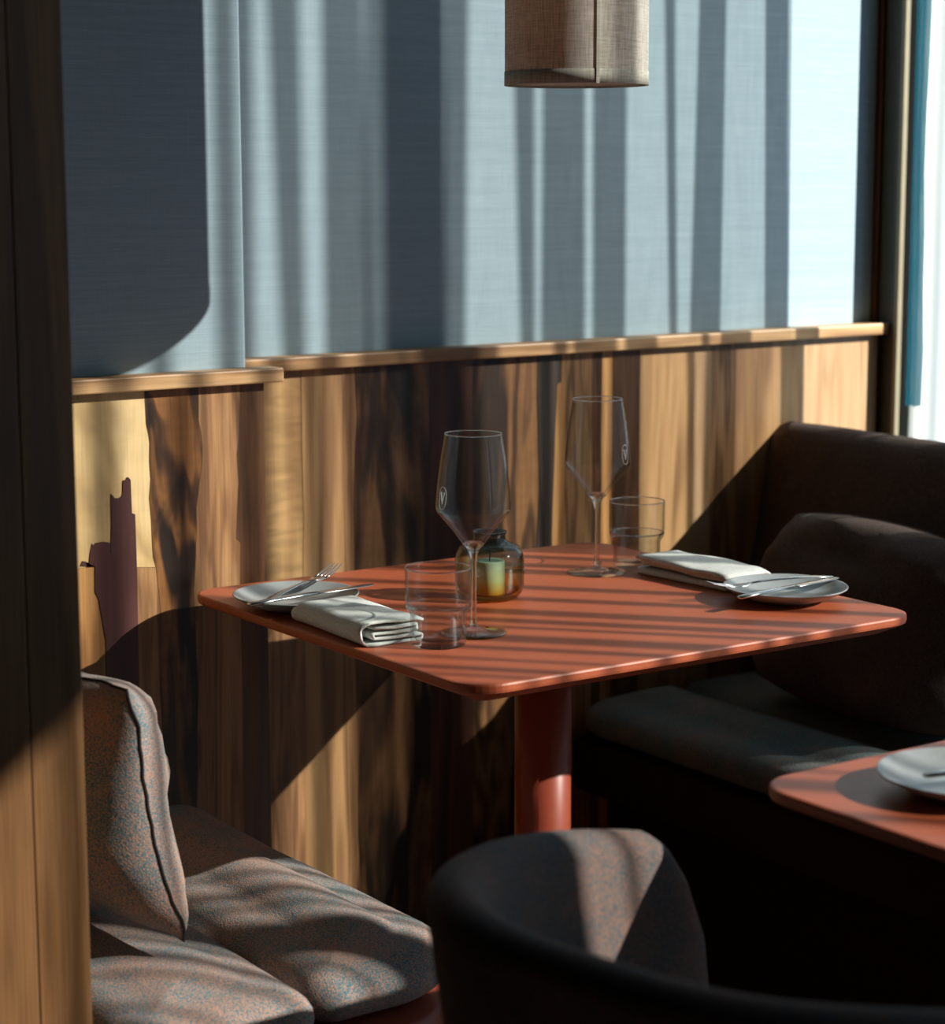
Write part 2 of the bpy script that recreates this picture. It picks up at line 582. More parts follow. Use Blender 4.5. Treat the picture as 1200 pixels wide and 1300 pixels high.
def puffy_pad(rect, rs, z0, z1, rad, crown=0.012, lump=0.003, seed=0):
    """stuffed pad over a rounded rectangle: bulging sides, crowned top"""
    x0, x1, y0, y1 = rect
    h = z1 - z0
    cx, cy = (x0 + x1) / 2, (y0 + y1) / 2
    hx = min(x1 - x0, y1 - y0) / 2
    prof = []
    for k in range(11):
        a = math.radians(-62 + 152 * k / 10)
        prof.append((rad * (1 - math.cos(a)), math.sin(a)))
    s0, s1 = prof[0][1], prof[-1][1]
    steps = [(d, z0 + (q - s0) / (s1 - s0) * h) for d, q in prof]
    rings = [[(x, y, z) for x, y in rr_ring(x0, x1, y0, y1, rs, d)] for d, z in steps]
    for f in (0.2, 0.4, 0.6, 0.8, 1.0):
        d = rad + (hx - 0.0001 - rad) * f
        rings.append([(x, y, z1 + crown * (1 - (1 - f) ** 2)) for x, y in rr_ring(x0, x1, y0, y1, rs, d)])
    rr = []
    for ring in rings:
        rr.append([(x, y, z + (lump * mnoise.noise(Vector((x * 9 + seed, y * 9, z * 9))) if z > z0 + 0.02 else 0)) for x, y, z in ring])
    me = loft_me(rr, True, False)
    bm = bmesh.new()
    bm.from_mesh(me)
    bmesh.ops.remove_doubles(bm, verts=bm.verts, dist=0.0007)
    bmesh.ops.recalc_face_normals(bm, faces=bm.faces)
    bm.to_mesh(me)
    bm.free()
    return me

def poly_slab(pts, y0, y1, bev=0.0006):
    """vertical slab from an (x, z) outline, front at y0, back at y1"""
    bm = bmesh.new()
    vs = [bm.verts.new((x, y0, z)) for x, z in pts]
    f = bm.faces.new(vs)
    ext = bmesh.ops.extrude_face_region(bm, geom=[f])
    for v in ext['geom']:
        if isinstance(v, bmesh.types.BMVert):
            v.co.y = y1
    bmesh.ops.recalc_face_normals(bm, faces=bm.faces)
    bmesh.ops.triangulate(bm, faces=[q for q in bm.faces if len(q.verts) > 4])
    me = bpy.data.meshes.new('p')
    bm.to_mesh(me)
    bm.free()
    return me

# ------------------------------------------------------------------ the room shell
struct(link('floor', box_me(-4.2, 1.66, -6.2, 2.4, -0.12, 0.0), M['floor_wood']), 'dark timber floor of the dining room')
struct(link('ceiling', box_me(-4.2, 1.9, -6.2, 2.4, 3.40, 3.5), M['ceiling']), 'dark ceiling above the dining room')
struct(link('wall_rear', box_me(-4.3, -4.2, -6.2, 2.4, 0, 3.4), M['roomwall']), 'dim plaster wall at the far side of the room')
struct(link('wall_front', box_me(-4.2, 1.66, -6.3, -6.2, 0, 3.4), M['roomwall']), 'dim plaster wall behind the camera')
struct(link('wall_end', box_me(-4.2, 1.66, 2.4, 2.5, 0, 3.4), M['roomwall']), 'plaster wall of the bay behind the partition')

YL, YR = 0.120, 0.253        # front faces of the two timber sections
# --- partition wall behind the table
wb = struct(link('wall_back', box_me(0.070, 1.352, 0.285, 0.33, 0, 3.4), M['core']), 'partition with blue fabric above walnut boards behind the table')
core2 = link('wall_core', box_me(-1.2, 0.062, 0.155, 0.30, 0, 3.4), M['core'], wb)
# woven panels
link('fabric_panel', box_me(-1.2, 0.063, 0.140, 0.155, 1.000, 3.38, 0.004, 3), M['blue'], wb, True)['label'] = 'blue woven fabric panel standing forward'
link('fabric_panel', box_me(0.064, 1.352, 0.273, 0.285, 1.000, 3.38, 0.003, 2), M['blue'], wb)['label'] = 'wide blue woven fabric panel striped by curtain shadows'

def board(name_mat, left, right, yf, z0=0.02, z1=0.9985, lab=None):
    """left / right: lists of (x, z) from top to bottom"""
    l = [(x + 0.00018, z) for x, z in left]
    r = [(x - 0.00018, z) for x, z in right]
    pts = l + r[::-1]
    proud = R.uniform(-0.0006, 0.0006)
    o = link('board', poly_slab(pts, yf + proud, yf + 0.016), M[name_mat], wb)
    if lab:
        o['label'] = lab
    return o

def edge(pts, z0=0.02, z1=0.9985):
    p = [(pts[0][0], z1)] + [q for q in pts if z0 < q[1] < z1] + [(pts[-1][0], z0)]
    return p

def wob(x, z0=0.02, z1=0.9985, amp=0.002, n=14, lean=0.0):
    s = R.uniform(0, 99)
    return [(x + amp * mnoise.noise(Vector((s, i * 0.55, 0))) * 1.6 + lean * (i / n - 0.5), z1 + (z0 - z1) * i / n) for i in range(n + 1)]

e1 = edge([(-0.096, 0.992), (-0.0955, 0.970), (-0.095, 0.954), (-0.0925, 0.942), (-0.091, 0.93), (-0.092, 0.905), (-0.091, 0.882), (-0.0935, 0.858), (-0.0915, 0.83),
           (-0.091, 0.804), (-0.09, 0.78), (-0.086, 0.764), (-0.083, 0.735), (-0.081, 0.709), (-0.084, 0.6), (-0.078, 0.45), (-0.082, 0.3)])
e2 = edge([(-0.019, 0.988), (-0.020, 0.955), (-0.0165, 0.935), (-0.015, 0.918), (-0.016, 0.90), (-0.022, 0.864), (-0.026, 0.84), (-0.026, 0.816), (-0.029, 0.77),
           (-0.032, 0.731), (-0.030, 0.6), (-0.036, 0.4)])
e3 = edge([(0.042, 0.987), (0.039, 0.93), (0.035, 0.905), (0.037, 0.868), (0.034, 0.83), (0.032, 0.792), (0.038, 0.787), (0.0365, 0.729), (0.037, 0.6), (0.034, 0.3)])
ep = [(-0.114, 0.777), (-0.114, 0.70), (-0.118, 0.5), (-0.115, 0.02)]
cream_low = [(-0.172, 0.777), (-0.1135, 0.770), (-0.0861, 0.7645)]
# cream board over the jagged inlay
ce1 = [q for q in e1 if q[1] > 0.768]
o = link('board', poly_slab([(-0.42, 0.9985)] + [(x - 0.0004, z) for x, z in ce1] + [(-0.0868, 0.767), (-0.1135, 0.770), (-0.172, 0.777), (-0.42, 0.779)], YL, YL + 0.016), M['cream'], wb)
o['label'] = 'large cream sapwood board with smoky stains'
link('board', poly_slab([(-0.42, 0.7785), (-0.1725, 0.7765), (-0.173, 0.744), (-0.168, 0.734), (-0.160, 0.679), (-0.163, 0.4), (-0.160, 0.02), (-0.42, 0.02)], YL, YL + 0.016), M['orange'], wb)
plum = [(-0.192, 0.780), (-0.189, 0.786), (-0.185, 0.785), (-0.183, 0.778), (-0.180, 0.782), (-0.178, 0.795), (-0.175, 0.807), (-0.173, 0.803), (-0.171, 0.807), (-0.160, 0.808), (-0.151, 0.806),
        (-0.150, 0.790), (-0.1475, 0.830), (-0.147, 0.868), (-0.144, 0.8655), (-0.1425, 0.8625), (-0.137, 0.862), (-0.133, 0.8635), (-0.131, 0.867), (-0.130, 0.884), (-0.126, 0.8845), (-0.124, 0.888), (-0.122, 0.8875),
        (-0.119, 0.884), (-0.1185, 0.841), (-0.114, 0.839), (-0.1135, 0.77), (-0.114, 0.701), (-0.117, 0.45), (-0.1145, 0.02), (-0.160, 0.02),
        (-0.163, 0.4), (-0.160, 0.679), (-0.168, 0.734), (-0.173, 0.744), (-0.172, 0.777)]
link('board', poly_slab(plum, YL - 0.0012, YL + 0.010), M['rosewood'], wb)['label'] = 'plum-brown inlay with a jagged top'
link('board', poly_slab([(-0.1131, 0.7695), (-0.0865, 0.7662)] + [(x - 0.0004, z) for x, z in e1 if z < 0.765] + [(-0.1141, 0.02), (-0.1166, 0.45), (-0.1136, 0.70)], YL, YL + 0.016), M['light'], wb)
board('figured', e1, e2, YL, lab='dark figured walnut board with black streaks')
board('light', e2, e3, YL, lab='straight-grained light walnut board')
board('brown', e3, [(0.078, 0.9985), (0.078, 0.02)], YL)
board('brown', [(-1.2, 0.9985), (-1.2, 0.02)], [(-0.42, 0.9985), (-0.42, 0.02)], YL)
link('board', box_me(0.063, 0.078, YL + 0.0165, YR + 0.03, 0.02, 0.9985), M['brown'], wb)

bx = [0.153, 0.212, 0.281, 0.299, 0.428, 0.506, 0.628, 0.662, 0.677, 0.733, 0.751, 0.773, 0.827, 0.938, 0.975, 1.026, 1.074, 1.172, 1.3495]
bm_ = ['cream_curl', 'tan', 'light', 'figured2', 'redbrown', 'figured2', 'black', 'orange', 'light', 'brown', 'orange', 'brown', 'tan', 'pale', 'light', 'tan', 'tan', 'pale']
edges = [[(0.0785, 0.9985), (0.0785, 0.02)]]
for i, x in enumerate(bx[1:-1]):
    amp = {3: 0.004, 6: 0.004, 7: 0.005, 8: 0.004}.get(i + 1, 0.0018)
    e = wob(x, amp=amp)
    if i + 1 == 7:      # live edge with a little step
        e = [(0.673, 0.9985), (0.672, 0.955), (0.6645, 0.951), (0.663, 0.92), (0.661, 0.88), (0.658, 0.80), (0.655, 0.72), (0.657, 0.6), (0.660, 0.3), (0.658, 0.02)]
    if i + 1 == 8:
        e = [(0.679, 0.9985), (0.680, 0.93), (0.681, 0.86), (0.679, 0.78), (0.677, 0.7), (0.680, 0.5), (0.678, 0.02)]
    edges.append(e)
edges.append([(1.3495, 0.9985), (1.3495, 0.02)])
labs = {0: 'curly cream board with a golden sheen', 3: 'dark walnut board with swirling grain', 4: 'plain dark red-brown board', 6: 'nearly black smoked board', 7: 'narrow amber live-edge sliver', 17: 'pale board in full sun by the window'}
for i, mn in enumerate(bm_):
    l_, r_ = edges[i], edges[i + 1]
    if i == 0:          # the curly board stops partway down and a plainer one continues below it
        zc = 0.66
        xr = min(r_, key=lambda q: abs(q[1] - zc))[0]
        board('light', [(0.0785, zc - 0.0003), (0.0785, 0.02)], [(xr, zc - 0.0003)] + [q for q in r_ if q[1] < zc - 0.01], YR)
        l_ = [(0.0785, 0.9985), (0.0785, zc)]
        r_ = [q for q in r_ if q[1] > zc + 0.01] + [(xr, zc)]
    board(mn, l_, r_, YR, lab=labs.get(i))

# rails on top of the timber
struct(link('trim_1', box_me(-1.2, 0.099, 0.102, 0.1405, 0.9985, 1.0175, 0.0022, 2), M['rail']), 'walnut capping rail on the forward wall section, ending in a step')
struct(link('trim_2', box_me(0.0785, 1.358, 0.235, 0.2735, 0.9985, 1.0175, 0.0022, 2), M['rail']), 'long walnut capping rail under the striped blue fabric')

# edge fin closing the partition at the window side
fin = struct(link('trim_3', box_me(1.3590, 1.3665, 0.2257, 0.335, 0, 3.4), M['fin']), 'dark lacquered fin at the window end of the partition')
link('edge_bead', box_me(1.3575, 1.3695, 0.2172, 0.2257, 0, 3.4, 0.001, 1), M['bead'], fin)['label'] = 'thin cream bead on the fin edge'
link('end_strip', box_me(1.3525, 1.3585, 0.262, 0.33, 0, 3.4), M['redbrown'], fin)

# --- wooden partition in the left foreground
wl = struct(link('wall_left', box_me(-0.90, -0.535, -0.580, 0.10, 0, 3.4), M['post_wood']), 'full-height walnut partition end at the left')
link('board', box_me(-0.5685, -0.517, -0.600, 0.1, 0, 3.4, 0.0015, 2), M['post_wood'], wl)
link('board', box_me(-0.72, -0.5690, -0.600, -0.58, 0, 3.4, 0.0015, 2), M['post_wood'], wl)
link('board', box_me(-0.90, -0.7205, -0.600, -0.58, 0, 3.4, 0.0015, 2), M['post_wood'], wl)

# --- window wall: mullions, rails, panes
mull = [2.2, 0.405, -1.037, -2.45, -3.86, -5.3]
for i in range(len(mull) - 1):
    a, b = mull[i + 1], mull[i]
    root = struct(link('window_%d' % (i + 1), box_me(1.570, 1.630, a - 0.030, a + 0.030, 0.0, 3.4, 0.003, 1), M['frame']), 'tall glazed window bay with slim grey frame')
    link('bottom_rail', box_me(1.575, 1.625, a + 0.030, b - 0.030, 0.0, 0.08), M['frame'], root)
    link('top_rail', box_me(1.575, 1.625, a + 0.030, b - 0.030, 3.30, 3.4), M['frame'], root)
    link('pane', box_me(1.597, 1.603, a + 0.030, b - 0.030, 0.08, 3.30), M['pane'], root)
struct(link('wall_right', box_me(1.56, 1.64, -6.2, -5.33, 0, 3.4), M['roomwall']), 'short plaster wall past the windows')
struct(link('trim_4', box_me(1.56, 1.64, 2.2, 2.4, 0, 3.4), M['roomwall']), 'plaster pier at the end of the glazing')
rb = tag(link('added_roller_blind', box_me(1.540, 1.5435, -3.62, -2.34, 2.445, 3.36), M['blind']), 'unseen roller blind added to shade the left partition', 'blind')  # added out of view to keep sun off the upper partition
link('added_blind_bar', tube_me([(1.5417, -3.62, 2.44), (1.5417, -2.34, 2.44)], 0.009, 10), M['frame'], rb, True)
link('added_blind_roller', tube_me([(1.5417, -3.64, 3.368), (1.5417, -2.32, 3.368)], 0.022, 14), M['frame'], rb, True)

# ------------------------------------------------------------------ curtains
K = 1.11
SD = Vector((1.0, -K, 0)).normalized()
dark = [  # pleats, as (left, right) sheet coordinate high on the cloth and low on the cloth
    (1.104, 1.142, 1.112, 1.149), (0.960, 1.006, 0.952, 1.004), (0.893, 0.904, 0.905, 0.913), (0.752, 0.805, 0.754, 0.806),
    (0.657, 0.722, 0.655, 0.725), (0.601, 0.629, 0.612, 0.631), (0.481, 0.508, 0.478, 0.503),
    (0.342, 0.372, 0.341, 0.370), (0.271, 0.325, 0.271, 0.330), (0.186, 0.224, 0.197, 0.227), (0.118, 0.150, 0.116, 0.146),
    (0.040, 0.075, 0.045, 0.078), (-0.095, -0.068, -0.095, -0.068), (-0.195, -0.170, -0.195, -0.170), (-0.311, -0.276, -0.311, -0.276)]
w = -0.345
while w > -2.6:
    wd = R.choice((0.008, 0.012, 0.018, 0.026, 0.040))
    dx = R.uniform(-0.01, 0.01)
    dark.append((w - wd, w, w - wd + dx, w + dx))
    w -= wd + R.uniform(0.028, 0.085)

def curtain(name, dark, wstart, wend, x0, mat, z0, z1, fold=0.030, nz=10):
    """one continuous pleated sheet; every pleat is the cloth folded back on itself"""
    rows = []
    for k in range(nz + 1):
        z = z0 + (z1 - z0) * k / nz
        pts = []
        def P(wv, s):
            y = 0.273 - K * (x0 - wv)
            return Vector((x0, y, 0)) + SD * s
        pts.append(P(wstart, 0))
        for (a1, b1, a2, b2) in dark:
            zw = z - 0.795 * (x0 - 0.5 * (a1 + b1))
            f = max(-0.8, min(1.6, (1.45 - zw) / 0.38))
            a, b = a1 + (a2 - a1) * f, b1 + (b2 - b1) * f
            if b - a < 0.008:
                b = a + 0.008
            e = 0.05 * (b - a) + 0.004
            fl = min(fold, 0.5 * (b - a) + 0.012)
            pts += [P(b + 0.012, -0.002), P(b + e, 0.0), P(a - e, 0.15 * fl), P(a - e, 0.5 * fl), P(b + e, 0.6 * fl), P(b + e, 1.1 * fl), P(a - e, 1.2 * fl), P(a - 0.010, 0.4 * fl)]
        pts.append(P(wend, 0))
        pts = smooth_path(pts, 1)
        rows.append([(p.x, p.y, z) for p in pts])
    n = len(rows[0])
    vs = [p for r in rows for p in r]
    fs = []
    for k in range(nz):
        for j in range(n - 1):
            a = k * n + j
            fs.append((a, a + 1, a + n + 1, a + n))
    me = bpy.data.meshes.new('c')
    me.from_pydata(vs, [], fs)
    return link(name, me, mat, None, True)

dark = [d for d in dark if d[0] > -1.40]
c1 = curtain('net_curtain', dark, 1.152, -1.42, 1.455, M['net'], 0.03, 3.32)
tag(c1, 'cream net curtain in loose pleats along the window beside the booth', 'curtain', 'curtains along the glazing')

def wavy_curtain(name, x0, ya, yb, z0, z1, waves, amp, mat, edge_amp):
    nz, nu = 24, 8 * waves
    vs, fs = [], []
    for k in range(nz + 1):
        z = z0 + (z1 - z0) * k / nz
        ea = edge_amp * mnoise.noise(Vector((z * 6.0, 1.7, 0.3)))
        for j in range(nu + 1):
            t = j / nu
            y = ya + ea * (1 - t) + (yb - ya) * t
            x = x0 + amp * math.sin(t * waves * 2 * math.pi + 0.6 * mnoise.noise(Vector((z * 2, t * 3, 5))))
            vs.append((x, y, z))
    for k in range(nz):
        for j in range(nu):
            a = k * (nu + 1) + j
            fs.append((a, a + 1, a + nu + 2, a + nu + 1))
    me = bpy.data.meshes.new('c')
    me.from_pydata(vs, [], fs)
    return link(name, me, mat, None, True)

tag(wavy_curtain('net_curtain', 1.525, 0.345, 0.170, 0.03, 3.32, 3, 0.008, M['net_sunlit'], 0.004), 'narrow bunch of white net at the right picture edge', 'curtain', 'curtains along the glazing')
tag(wavy_curtain('teal_curtain', 1.500, 0.296, 0.326, 0.86, 3.32, 2, 0.006, M['teal'], 0.010), 'teal curtain edge beside the grey window frame', 'curtain')
tag(wavy_curtain('shade_drape', 1.470, -2.935, -3.80, 0.03, 3.32, 9, 0.022, M['shade_drape'], 0.0), 'unseen dark blue drape added to shade the tub chair', 'curtain')  # not seen; put here to block the sun on the tub chair
cr = tag(link('curtain_rail', box_me(1.44, 1.50, -4.4, 1.9, 3.322, 3.36, 0.002, 1), M['frame']), 'slim grey ceiling rail carrying the net curtains', 'rail')

# ------------------------------------------------------------------ tables
def make_table(name, label, x0, x1, y0, y1, group):
    t = thing(name, label, 'table', ((x0 + x1) / 2, (y0 + y1) / 2, 0), 0, group)
    hx, hy = (x1 - x0) / 2, (y1 - y0) / 2
    o = rrect(-hx, hx, -hy, hy, 0.045, 10)
    link('tabletop', plan_loft(o, [(0.038, 0.7140), (0.034, 0.7140), (0.0035, 0.7275), (0.0006, 0.7295), (0.0, 0.7320), (0.0, 0.7372), (0.0008, 0.7392), (0.0030, 0.7400)]), M['terracotta'], t)
    link('leg', lathe_me([(0, 0.008), (0.036, 0.008), (0.036, 0.7135), (0, 0.7135)], 48), M['terracotta_metal'], t)
    link('base_plate', plan_loft(rrect(-0.20, 0.20, -0.20, 0.20, 0.03, 8), [(0, 0), (0, 0.006), (0.002, 0.008)]), M['terracotta_metal'], t)
    for ch in t.children:
        if ch.name.startswith('leg'):
            for p in ch.data.polygons:
                p.use_smooth = len(p.vertices) == 4
    return t
make_table('dining_table', 'terracotta square table laid for two against the wall', -0.0662, 0.5999, -0.5707, 0.0780, 'terracotta pedestal tables')
make_table('dining_table', 'terracotta table cut off by the right picture edge', -0.0660, 0.6000, -1.6500, -0.9950, 'terracotta pedestal tables')

# ------------------------------------------------------------------ wine glasses
def make_wine_glass(label, loc, emb_ang, seed):
    t = thing('wine_glass', label, 'wine glass', loc, 0, 'wine glasses on the laid table')
    H, zb, zw = 0.2345, 0.098, 0.146
    out = [(0.0052, zb), (0.012, zb + 0.0065), (0.0235, 0.121), (0.0355, 0.135), (0.0425, 0.1435), (0.0443, 0.148), (0.0440, 0.153), (0.0420, 0.175), (0.0385, 0.203), (0.0345, 0.227), (0.0331, H)]
    inn = [(max(0.0, r - 0.0011), z + (0.0022 if z < 0.14 else 0.0)) for r, z in out]
    inn[0] = (0.0, zb + 0.004)
    inn[1] = (0.009, zb + 0.0085)
    rim = [(0.0326, H + 0.0006)]
    prof = [(0.0, zb + 0.0005)] + out + rim + inn[::-1][0:]
    link('bowl', lathe_me(prof, 64), M['glass'], t, True)
    st = [(0.0, 0.0085), (0.0042, 0.0090), (0.0036, 0.020), (0.0034, 0.050), (0.0036, 0.080), (0.0044, 0.092), (0.0075, 0.1005), (0.0125, 0.1060), (0.009, 0.1082), (0.0, 0.1035)]
    rm = [Vector((0.0329 * math.cos(2 * math.pi * k / 64), 0.0329 * math.sin(2 * math.pi * k / 64), H)) for k in range(64)]
    link('rim', tube_me(rm, 0.0008, 6, True), M['glass_solid'], t, True)
    link('stem', lathe_me(st, 32), M['glass_solid'], t, True)
    ft = [(0.0, 0.0), (0.0375, 0.0), (0.0390, 0.0009), (0.0388, 0.0018), (0.030, 0.0028), (0.018, 0.0042), (0.009, 0.0062), (0.0055, 0.0088), (0.0, 0.0092)]
    link('foot', lathe_me(ft, 64), M['glass_base'], t, True)
    # printed oval with a V inside, following the bowl
    zc = 0.163
    def rad(z):
        for (r1, z1), (r2, z2) in zip(out[:-1], out[1:]):
            if z1 <= z <= z2:
                return r1 + (r2 - r1) * (z - z1) / (z2 - z1) + 0.00035
        return 0.044
    def onb(u, v):
        z = zc + v
        r = rad(z)
        a = emb_ang + u / r
        return Vector((r * math.cos(a), r * math.sin(a), z))
    ring = []
    for k in range(40):
        a = 2 * math.pi * k / 40
        u = 0.0068 * math.copysign(abs(math.cos(a)) ** 0.8, math.cos(a))
        v = 0.0128 * math.copysign(abs(math.sin(a)) ** 0.8, math.sin(a))
        ring.append(onb(u, v))
    em = link('emblem', tube_me(ring, 0.00042, 6, True), M['emblem'], t)
    em['label'] = 'small printed oval with a V'
    for du, th in ((-0.0035, 0.0011), (0.0035, 0.0007)):
        seg = [onb(du * (1 - k / 6), 0.0068 - 0.0136 * k / 6) for k in range(7)]
        link('emblem_stroke', tube_me(seg, [th * (1 - 0.5 * k / 6) for k in range(7)], 6), M['emblem'], em)
    return t
camang = math.atan2(CAM.y + 0.35, CAM.x - 0.1)
make_wine_glass('empty wine glass nearest the camera, in front of the coloured glass jar', (0.090, -0.348, 0.7401), camang - math.radians(55), 1)
make_wine_glass('empty wine glass farther back, beside the rear tumbler', (0.444, -0.128, 0.7401), math.atan2(CAM.y + 0.128, CAM.x - 0.444) + math.radians(58), 2)

# ------------------------------------------------------------------ tumblers
def make_tumbler(label, loc):
    t = thing('tumbler', label, 'tumbler', loc, 0, 'water tumblers on the laid table')
    out = [(0.0, 0.0), (0.0295, 0.0), (0.0312, 0.0012), (0.0318, 0.004), (0.0320, 0.030), (0.0322, 0.0345), (0.0335, 0.0375), (0.0362, 0.0415), (0.0375, 0.0455), (0.0379, 0.051), (0.0380, 0.0885)]
    inn = [(0.0374, 0.0902), (0.0366, 0.0890), (0.0364, 0.052), (0.0358, 0.0472), (0.0340, 0.0430), (0.0312, 0.0390), (0.0300, 0.0355), (0.0298, 0.031), (0.0296, 0.0100), (0.0270, 0.0072), (0.0, 0.0062)]
    link('body', lathe_me(out[8:] + inn[:4], 64, True), M['glass'], t, True)
    link('base', lathe_me(out[:9] + inn[3:], 64), M['glass_base'], t, True)
    rim = [Vector((0.0372 * math.cos(2 * math.pi * k / 64), 0.0372 * math.sin(2 * math.pi * k / 64), 0.0893)) for k in range(64)]
    link('rim', tube_me(rim, 0.0010, 6, True), M['glass_solid'], t, True)
    return t
make_tumbler('empty water tumbler at the near corner beside the front napkin', (0.023, -0.374, 0.7401))
make_tumbler('empty water tumbler farther back beside the rear napkin', (0.521, -0.118, 0.7401))

# ------------------------------------------------------------------ tealight jar
t = thing('glass_jar', 'round tealight jar of smoky blue to amber glass behind front wine glass', 'candle jar', (0.227, -0.186, 0.7401))
out = [(0.0, 0.0), (0.028, 0.0), (0.036, 0.0025), (0.0415, 0.009), (0.0436, 0.018), (0.0442, 0.032), (0.0440, 0.046), (0.0425, 0.057), (0.0375, 0.0665), (0.029, 0.0712), (0.0225, 0.0730), (0.0205, 0.0755), (0.0205, 0.0810), (0.0222, 0.0850)]
inn = [(0.0212, 0.0858), (0.0190, 0.0815), (0.0190, 0.0745), (0.021, 0.0715), (0.029, 0.0692), (0.0362, 0.0648), (0.0405, 0.0565), (0.0420, 0.046), (0.0422, 0.032), (0.0416, 0.019), (0.0385, 0.0115), (0.030, 0.0065), (0.0, 0.0055)]
link('jar_body', lathe_me(out + inn, 64), M['vase'], t, True)
t2 = thing('candle', 'pale wax candle standing inside the coloured glass jar', 'candle', (0.227, -0.186, 0.7458))
link('wax', lathe_me([(0, 0), (0.0185, 0), (0.019, 0.001), (0.019, 0.041), (0.0183, 0.0425), (0.012, 0.0420), (0, 0.0412)], 32), M['wax'], t2, True)
link('wick', tube_me([(0, 0, 0.041), (0.0005, 0, 0.047), (0.0015, 0.0005, 0.051)], 0.0007, 6), M['cable'], t2)

# ------------------------------------------------------------------ plates
plate_prof = [(0.0, 0.0015), (0.034, 0.0015), (0.036, 0.0), (0.040, 0.0), (0.0415, 0.0015), (0.052, 0.0045), (0.064, 0.0095), (0.0735, 0.0148), (0.0775, 0.0172), (0.0782, 0.0183), (0.0776, 0.0190),
              (0.0765, 0.0186), (0.069, 0.0144), (0.060, 0.0100), (0.050, 0.0068), (0.040, 0.0055), (0.0, 0.0052)]
def make_plate(label, loc):
    t = thing('side_plate', label, 'plate', loc, 0, 'grey side plates')
    link('plate_body', lathe_me(plate_prof, 72), M['plate'], t, True)
    return t
make_plate('grey side plate by the left table corner under fork and knife', (-0.003, -0.097, 0.7401))
make_plate('grey side plate at the right end of the laid table', (0.522, -0.412, 0.7401))
make_plate('pale grey plate on the cut-off table at the right edge', (0.068, -1.128, 0.7401))

# ------------------------------------------------------------------ cutlery
def ribbon(path, widths, thick):
    """flat tapered bar along a path in the local xz plane, rounded section"""
    rings = []
    n = 10
    for (x, z), w_, th in zip(path, widths, thick):
        rings.append([(x, 0.5 * w_ * math.cos(2 * math.pi * k / n), z + 0.5 * th * math.sin(2 * math.pi * k / n)) for k in range(n)])
    return loft_me(rings)

def make_fork(label, loc, rotz, tilt=0.0, roll=0.0, flip=False):
    t = thing('fork', label, 'fork', loc, 0, 'forks on plates')
    t.rotation_euler = (roll, tilt, rotz)
    hp = [(-0.085, 0.003), (-0.083, 0.0035), (-0.06, 0.0050), (-0.03, 0.0060), (0.0, 0.0056), (0.020, 0.0045), (0.032, 0.0032)]
    link('handle', ribbon(hp, [0.004, 0.013, 0.0135, 0.0100, 0.0068, 0.0060, 0.0068], [0.0014, 0.0024, 0.0028, 0.0032, 0.0034, 0.0030, 0.0024]), M['steel'], t, True)
    link('head', ribbon([(0.031, 0.0033), (0.037, 0.0024), (0.043, 0.0016), (0.050, 0.0012), (0.055, 0.0014)], [0.0068, 0.0120, 0.0180, 0.0205, 0.0205], [0.0024, 0.0022, 0.0020, 0.0018, 0.0018]), M['steel'], t, True)
    tp = [(0.053, 0.0013), (0.065, 0.0022), (0.078, 0.0042), (0.090, 0.0076), (0.094, 0.0090)]
    for k in range(4):
        o = link('tine', ribbon(tp, [0.0034, 0.0030, 0.0026, 0.0020, 0.0009], [0.0018, 0.0018, 0.0016, 0.0013, 0.0008]), M['steel'], t, True)
        o.location.y = -0.0082 + k * 0.00547
    return t

def make_knife(label, loc, rotz, tilt=0.0, roll=0.0):
    t = thing('knife', label, 'knife', loc, 0, 'knives on plates')
    t.rotation_euler = (roll, tilt, rotz)
    link('handle', ribbon([(-0.095, 0.002), (-0.093, 0.0025), (-0.06, 0.0030), (-0.02, 0.0030), (0.008, 0.0030)], [0.004, 0.012, 0.0125, 0.0100, 0.0090], [0.002, 0.0044, 0.0050, 0.0048, 0.0040]), M['steel'], t, True)
    link('blade', ribbon([(0.006, 0.003), (0.014, 0.003), (0.05, 0.003), (0.082, 0.003), (0.093, 0.003), (0.096, 0.003)], [0.009, 0.0145, 0.0165, 0.0160, 0.0095, 0.002], [0.003, 0.0018, 0.0014, 0.0011, 0.0009, 0.0006]), M['steel'], t, True)
    return t
make_fork('steel fork with raised tines on the left plate by the napkin', (0.004, -0.088, 0.7600), math.radians(27), math.radians(-6))
make_knife('steel knife on the left plate below the fork', (0.004, -0.124, 0.7578), math.radians(6), 0)
make_fork('steel fork lying tines left on the right-hand plate', (0.520, -0.393, 0.7580), math.radians(180 - 14), 0)
make_knife('steel knife lying on the right-hand plate beside the fork', (0.512, -0.430, 0.7575), math.radians(7), 0)
make_knife('steel knife on the plate of the cut-off table', (0.115, -1.140, 0.7575), math.radians(-12), 0)

